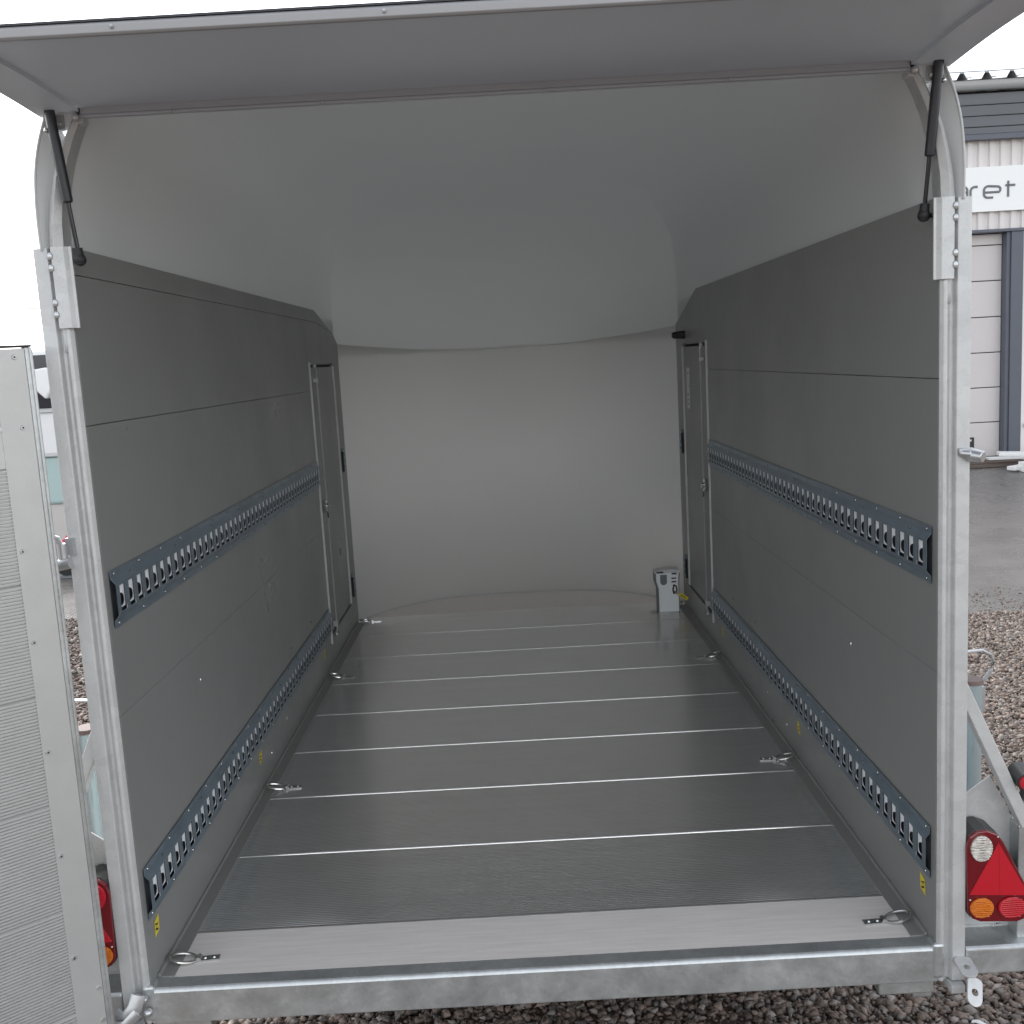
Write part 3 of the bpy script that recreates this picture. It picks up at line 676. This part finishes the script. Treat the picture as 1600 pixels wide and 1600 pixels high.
for i, z in enumerate([.0245 + .2280 * j for j in range(5)]):
    if first is None:
        first = dpart(dp, 'ramp_plank', 'alu'); q = first
    else: q = first.copy(); COL.objects.link(q)
    q.parent = rd; q.location = DO + Vector((0, 0, z))
b = MB(); dbox(b, .073, 1.70, -.0058, -.003, 1.165, 1.2445); dpart(b, 'ramp_panel', 'alu')
zz = [1.376, 1.241, 1.002, .819, .592, .370, .145]
for i, z in enumerate(zz):
    b = MB(); xx = .034 if i < 2 else .063; p = DO + DD * xx + DN * -.001 + Vector((0, 0, z))
    b.cyl(p, p + DN * .003, .0052, .0042, n=10); b.cyl(p + DN * .003, p + DN * .0035, .002, n=6, mi=1); dpart(b, 'rivet', ['galv', 'dark'], smooth=True, angle=40)
for xx, z in ((.072, 1.241), (.019, .059), (.018, -.015)):
    b = MB(); p = DO + DD * (xx + .003) + DN * -.001 + Vector((0, 0, z)); b.cyl(p, p + DN * .003, .0052, .0042, n=10); dpart(b, 'rivet', 'galv', smooth=True, angle=40)
# bottom hinge of the ramp door
b = MB(); b.cyl((-.955, -.055, -.082), (-.875, -.030, -.070), .015, n=18); b.cyl((-.885, -.032, -.071), (-.872, -.030, -.069), .019, n=18)
pts = [(-.925, -.03, -.035), (-.905, -.035, -.040), (-.885, -.030, -.020), (-.878, -.022, .005)]
b.tube(pts, (.006, .017), 8, flat=(0, 1, 0)); b.tube([(-.935, -.04, -.055), (-.905, -.042, -.052), (-.880, -.034, -.030)], (.005, .012), 8, flat=(0, 1, 0))
b.sphere((-.862, -.020, -.040), .010); b.sphere((-.870, -.015, -.012), .009)
part(b, 'ramp_hinge', 'galv_b', smooth=True, angle=50)
b = MB(); b.tube([(-.945, -.05, -.075), (-.96, -.07, -.082), (-.99, -.10, -.098)], .004, 8); part(b, 'hinge_cord', 'black', smooth=True)

# ------------------------------------------------------------------ coupling lock standing on the floor
LK = thing('coupling_lock', (.754, 3.08, .001), 'white steel coupling lock with keys standing on the trailer floor by the right wall', 'lock')
y0, y1 = 3.04, 3.115
b = MB()
lo, hi = [( .702, .001), (.806, .001), (.806, .165), (.809, .205), (.690, .205), (.690, .165), (.702, .125)], None
b.prism(lo, 'y', y0 + .003, y1, 0)
b.build('lock_body', ['boxw'], LK, bevel=.003)
b = MB(); b.prism([(.700, .001), (.7035, .001), (.7035, .125), (.692, .165), (.692, .205), (.687, .205), (.687, .160), (.700, .118)], 'y', y0 - .003, y1 + .002); b.prism([(.8045, .001), (.808, .001), (.808, .14), (.813, .20), (.809, .20), (.8045, .15)], 'y', y0 - .003, y1 + .002)
b.build('lock_edge', 'boxg', LK)
b = MB(); b.prism([(.686, .204), (.812, .204), (.812, .219), (.76, .224), (.686, .216)], 'y', y0 - .002, y1 + .004); b.build('lock_top', 'white', LK, bevel=.002)
b = MB(); u = [(.713, .196), (.713, .165)] + [(.730 - .017 * math.cos(math.pi * i / 10), .160 - .017 * math.sin(math.pi * i / 10)) for i in range(11)] + [(.747, .196)]
b.prism(u, 'y', y0 - .001, y0 + .004); b.build('lock_recess', 'boxg', LK)
b = MB()
for z in (.176, .158): b.box(.770, .794, y0 - .001, y0 + .004, z - .003, z + .003)
b.box(.772, .797, y0 - .001, y0 + .004, .196, .203)
b.tube([(.778, y0, .142), (.792, y0 - .004, .136), (.796, y0 - .004, .118), (.792, y0 - .002, .100), (.780, y0, .096), (.776, y0, .12), (.782, y0, .14)], .004, 8, closed=True); b.box(.694, .730, y0 - .004, y0 + .002, .206, .214)
b.build('lock_slot', 'ink', LK)
b = MB(); b.cyl((.786, y0 - .002, .105), (.790, y0 - .020, .107), .006, n=12); b.tube([(.792, y0 - .016, .106), (.802, y0 - .018, .098), (.800, y0 - .018, .09), (.790, y0 - .016, .096)], .0022, 6, closed=True); b.build('key', 'ring', LK, smooth=True)
b = MB(); R = Matrix.Rotation(math.radians(35), 3, 'Y'); b.box(0, .052, -.0015, .0015, -.009, .009, 0, R, (.804, y0 - .018, .098)); b.box(.008, .044, -.0022, -.0016, -.0045, -.002, 1, R, (.804, y0 - .018, .098)); b.box(.012, .04, -.0022, -.0016, .001, .004, 1, R, (.804, y0 - .018, .098))
b.build('key_tag', ['yellow', 'ink'], LK)

# ------------------------------------------------------------------ warehouse to the right
BY = 13.2
WH = thing('warehouse', (7, BY, GZ), 'cream corrugated warehouse with dark roof fascia, white name sign and sectional garage door', 'building')
def corr(x0, x1, z0, z1, yf, pitch=.158, dep=.035):
    b = MB(); A = []; x = x0
    while x < x1:
        A += [(x, yf), (x + pitch * .42, yf), (x + pitch * .5, yf + dep), (x + pitch * .92, yf + dep)]; x += pitch
    b.strip([(p[0], p[1], z0) for p in A], [(p[0], p[1], z1) for p in A])
    return b
corr(3.6, 20, 2.80, 4.06, BY).build('cladding', 'clad', WH)
corr(7.56, 20, GZ, 2.80, BY).build('cladding', 'clad', WH)
corr(1.6, 3.6, GZ, 4.06, BY).build('cladding', 'clad', WH)
b = MB(); b.box(1.6, 20, BY + .3, BY + 10, GZ, 4.7); b.build('warehouse_wall', 'clad', WH)
for i, (za, zb) in enumerate(((4.512, 4.665), (4.362, 4.504), (4.212, 4.354), (4.112, 4.204))):
    b = MB(); b.box(1.5, 20.2, BY - .10, BY - .06, za, zb); b.build('fascia_board', 'fascia', WH, bevel=.006)
b = MB(); b.box(1.5, 20.2, BY - .058, BY + .30, 4.05, 4.70); b.build('fascia_backing', 'dark', WH)
b = MB(); b.prism([(BY - .13, 4.035), (BY - .13, 4.105), (BY - .058, 4.105), (BY - .003, 4.04), (BY - .003, 4.035)], 'x', 1.5, 20.2); b.build('drip_trim', 'frame', WH)
b = MB(); n = 10; pg = [(BY - .17 + .075 * math.cos(math.pi + math.pi * i / n), 4.80 + .11 * math.sin(math.pi + math.pi * i / n)) for i in range(n + 1)] + [(BY - .09, 4.81), (BY - .25, 4.81)]
b.prism(pg, 'x', 1.4, 20.3); b.build('gutter', 'gutter', WH, smooth=True, angle=30)
b = MB(); A = []; x = 1.4
while x < 20.2: A += [(x, 4.83), (x + .20, 4.835), (x + .25, 4.92), (x + .30, 4.92), (x + .35, 4.835)]; x += .35
b.strip([(p[0], BY - .2, p[1]) for p in A], [(p[0], BY + 8, p[1] + .45) for p in A]); b.build('roof_sheet', 'roofm', WH, solid=.01)
for z, y in ((5.00, BY + .4), (5.12, BY + .55)):
    b = MB(); b.cyl((1.4, y, z), (20.2, y, z), .012, n=8)
    for x in (2, 4, 6, 8, 10, 12): b.cyl((x, y, z), (x, y, 4.85), .01, n=6)
    b.build('snow_rail', 'gutter', WH)
# sign with thin rounded letters
b = MB(); b.box(4.05, 12.5, BY - .06, BY - .01, 3.045, 3.668); sg = b.build('name_sign', 'sign', WH, bevel=.004)
def arc(cx, cz, r, a0, a1, n=8, rz=None): rz = rz or r; return [(cx + r * math.cos(math.radians(a0 + (a1 - a0) * i / n)), cz + rz * math.sin(math.radians(a0 + (a1 - a0) * i / n))) for i in range(n + 1)]
def letter(ch, x, z):
    S_ = []
    if ch == 'a': S_ = [[(.04, .17)] + arc(.15, .11, .06, 90, 0) + [(.21, .0)], [(.21, .09), (.06, .09)] + arc(.06, .045, .045, 90, 270) + [(.21, .0)]]
    if ch == 'r': S_ = [[(0, 0), (.0, .10)] + arc(.06, .10, .06, 180, 90) + [(.10, .16)]]
    if ch == 'e': S_ = [[(.02, .073), (.215, .073)] + arc(.195, .11, .04, -40, 90, 6) + [(.07, .16)] + arc(.06, .10, .06, 90, 180) + [(0, .06)] + arc(.06, .05, .06, 180, 270, 8, .05) + [(.13, .0)]]
    if ch == 't': S_ = [[(.04, 0), (.04, .22)], [(0, .16), (.138, .16)]]
    b = MB()
    for q in S_: b.tube([(x + px, BY - .066, z + pz) for px, pz in q], (.006, .0165), 8, flat=(0, 1, 0))
    f = b.build('letter', 'letter'); f.parent = sg
for ch, x in (('a', 6.515), ('r', 6.772), ('e', 6.965), ('t', 7.272)): letter(ch, x, 3.237)
# garage door and frame
gd = None
zs = [GZ + .03, .0, .517, 1.033, 1.553, 2.076, 2.586, 2.75]
b = MB(); b.box(5.25, 7.325, BY + .16, BY + .17, GZ, 2.8); gd = b.build('garage_door', 'dark', WH)
for a, c in zip(zs[:-1], zs[1:]):
    b = MB(); b.box(5.25, 7.322, BY + .12, BY + .158, a + .006, c - .006); f = b.build('door_section', 'garage', bevel=.008); f.parent = gd
b = MB(); b.box(6.55, 6.94, BY + .112, BY + .119, -.40, -.215); b.box(6.60, 6.90, BY + .108, BY + .1115, -.275, -.245, 1); f = b.build('door_vent', ['ink', 'garage']); f.parent = gd
b = MB(); b.box(6.5, 6.83, BY + .108, BY + .119, 2.485, 2.505); f = b.build('door_handle', 'ink'); f.parent = gd
b = MB(); b.box(7.325, 7.38, BY - .02, BY + .16, GZ, 2.75); b.box(7.3805, 7.555, BY - .05, BY + .10, GZ, 2.75); b.build('door_post', 'frame', WH, bevel=.005)
b = MB(); b.box(5.2, 7.60, BY - .07, BY + .12, 2.752, 2.795); b.build('door_lintel', 'frame', WH, bevel=.005)
b = MB(); b.box(5.2, 5.245, BY - .05, BY + .12, GZ, 2.75); b.build('door_post', 'frame', WH, bevel=.005)
b = MB(); b.box(7.558, 7.62, BY - .045, BY - .002, GZ + .02, 2.79); b.build('corner_trim', 'clad', WH)
b = MB(); b.cyl((7.60, BY - .08, GZ + .5), (7.75, BY - .08, GZ + .48), .03, n=10); b.build('wall_pipe', 'gutter', WH)
# threshold and debris
b = MB(); b.box(5.0, 7.35, BY - .75, BY - .05, GZ + .004, GZ + .05); b.box(5.0, 7.2, BY - 1.0, BY - .76, GZ + .004, GZ + .03)
tag(b.build('wooden_threshold', 'wood', bevel=.01), 'dark weathered timber threshold lying in front of the garage door', 'threshold')
def dboard(label, x, y, z, L_, w, h, az, tilt):
    b = MB(); b.box(-L_ / 2, L_ / 2, -w / 2, w / 2, 0, h); o = b.build('white_board', 'board', bevel=.006); o.location = (x, y, z); o.rotation_euler = (0, tilt, az); tag(o, label, 'board')
dboard('thick white board lying flat on the asphalt, nearest of the pile by the door post', 7.55, 11.55, GZ + .01, 1.5, .28, .13, .02, 0)
dboard('thin white board resting slanted on top of the pile by the door post', 7.75, 12.1, GZ + .13, 1.9, .20, .05, -.25, .03)
dboard('short white board sticking out to the left of the pile by the door post', 6.95, 11.75, GZ + .04, .55, .14, .05, .35, -.05)
dboard('long pale board at the back of the pile against the warehouse wall', 7.9, 12.7, GZ + .02, 2.0, .16, .06, -.12, .0)

# ------------------------------------------------------------------ left side: camper van, hitch, cable
VN = thing('camper_van', (-7.2, 10.4, GZ), 'white camper van with dark windows parked beyond the ramp door', 'van')
b = MB(); prof = [(-9.9, .0), (-9.9, .95), (-9.2, 1.15), (-8.6, 1.95), (-4.75, 1.98), (-4.62, 1.6), (-4.60, .0)]
def zshift(p): return [(x, z + .52 - .0) if z == 0 else (x, z) for x, z in p]
b.prism([(-9.9, .52), (-9.9, .95), (-9.2, 1.12), (-8.6, 1.70), (-4.78, 1.72), (-4.64, 1.6), (-4.60, .52)], 'y', 9.5, 11.4); b.build('van_body', 'van', VN, bevel=.05)
b = MB(); b.prism([(-9.9, -.02), (-9.9, .515), (-4.60, .515), (-4.60, -.02)], 'y', 9.56, 11.34); b.build('lower_body', 'teal', VN, bevel=.03)
b = MB(); b.box(-9.8, -4.65, 9.60, 11.3, GZ + .04, -.022); b.build('side_skirt', 'skirt', VN, bevel=.02)
b = MB()
def rr(x0, x1, z0, z1, r=.07, n=5):
    return arc(x1 - r, z1 - r, r, 0, 90, n) + arc(x0 + r, z1 - r, r, 90, 180, n) + arc(x0 + r, z0 + r, r, 180, 270, n) + arc(x1 - r, z0 + r, r, 270, 360, n)
b.prism(rr(-5.85, -4.96, 1.07, 1.66), 'y', 9.480, 9.4995); b.build('side_window', 'glass', VN)
b = MB(); b.prism(rr(-8.0, -6.3, 1.07, 1.60), 'y', 9.480, 9.4995); b.build('side_window', 'glass', VN)
b = MB(); b.prism([(-5.35, 1.30), (-5.22, 1.50), (-5.05, 1.52), (-4.98, 1.40), (-5.02, 1.28), (-5.10, 1.17), (-5.2, 1.27)], 'y', 9.34, 9.478); b.build('wing_mirror', 'van', VN, bevel=.02)
b = MB(); b.prism([(-9.85, 1.02), (-4.7, 1.02), (-4.7, 1.055), (-9.85, 1.055)], 'y', 9.47, 9.4985); b.build('waist_trim', 'gutter', VN, bevel=.008)
for x in (-8.8, -5.9):
    b = MB(); b.cyl((x, 9.54, GZ + .34), (x, 9.75, GZ + .34), .33, n=28); f = b.build('wheel', 'tyre', VN, smooth=True, angle=40)
    b = MB(); b.cyl((x, 9.52, GZ + .34), (x, 9.60, GZ + .34), .20, n=20); g = b.build('hub_cap', 'gutter', smooth=True, angle=40); g.parent = f
HT = thing('trailer_hitch', (-4.36, 7.8, GZ), 'grey drawbar coupling with a red handle on the asphalt left of the trailer', 'trailer hitch')
b = MB(); b.cyl((-4.28, 7.8, GZ + .30), (-5.6, 8.2, GZ + .36), .04, n=12); b.cyl((-4.42, 7.85, GZ + .01), (-4.42, 7.85, GZ + .30), .025, n=10); b.box(-4.50, -4.34, 7.77, 7.93, GZ + .004, GZ + .02); b.build('drawbar', 'boxg', HT, bevel=.004)
b = MB(); b.sphere((-4.30, 7.78, GZ + .27), .065, 0, 14, 8, (1.3, .9, .8)); b.box(-4.36, -4.22, 7.74, 7.84, GZ + .20, GZ + .27); b.build('coupling_head', 'white', HT, smooth=True, angle=50)
b = MB(); b.tube([(-4.46, 7.76, GZ + .34), (-4.36, 7.74, GZ + .37), (-4.28, 7.74, GZ + .46), (-4.25, 7.74, GZ + .55)], (.03, .018), 8, flat=(0, 0, 1)); b.build('hitch_handle', 'signred', HT, smooth=True)
b = MB(); b.cyl((-4.42, 7.82, GZ + .12), (-4.42, 7.88, GZ + .12), .10, n=20); b.build('jockey_wheel', 'tyre', HT, smooth=True, angle=40)
CB = thing('overhead_cable', (-24, 15, GZ), 'thin dark overhead cable strung across the white sky on the left', 'cable')
b = MB(); pts = [(-24 + 34 * i / 30, 15 + 1.2 * i / 30, 3.95 - 3.9 * (i / 30) * (1 - i / 30) * .9 - .35 * (i / 30)) for i in range(31)]
b.tube([(-24, 15, 3.9)] + [(x, 15, 2.60 + .08 * (x + 8) ** 2 / 60 - .075 * (x + 8)) for x in np.linspace(-22, 1.7, 24)], .010, 6); b.build('cable_line', 'cable', CB)
b = MB(); b.cyl((-24, 15, GZ), (-24, 15, 4.4), .12, .09, n=14); b.build('cable_pole', 'wood', CB)
# white curled strip lying on the gravel, bottom right
b = MB(); b.tube([(1.155, .47, GZ + .03), (1.165, .46, GZ + .036), (1.18, .44, GZ + .034), (1.19, .40, GZ + .03), (1.195, .34, GZ + .026)], (.0025, .008), 8, flat=(0, 0, 1))
tag(b.build('plastic_strip', 'white', smooth=True), 'short white curled plastic strip lying on the gravel under the bumper', 'plastic strip')
print('objects', len(bpy.data.objects))
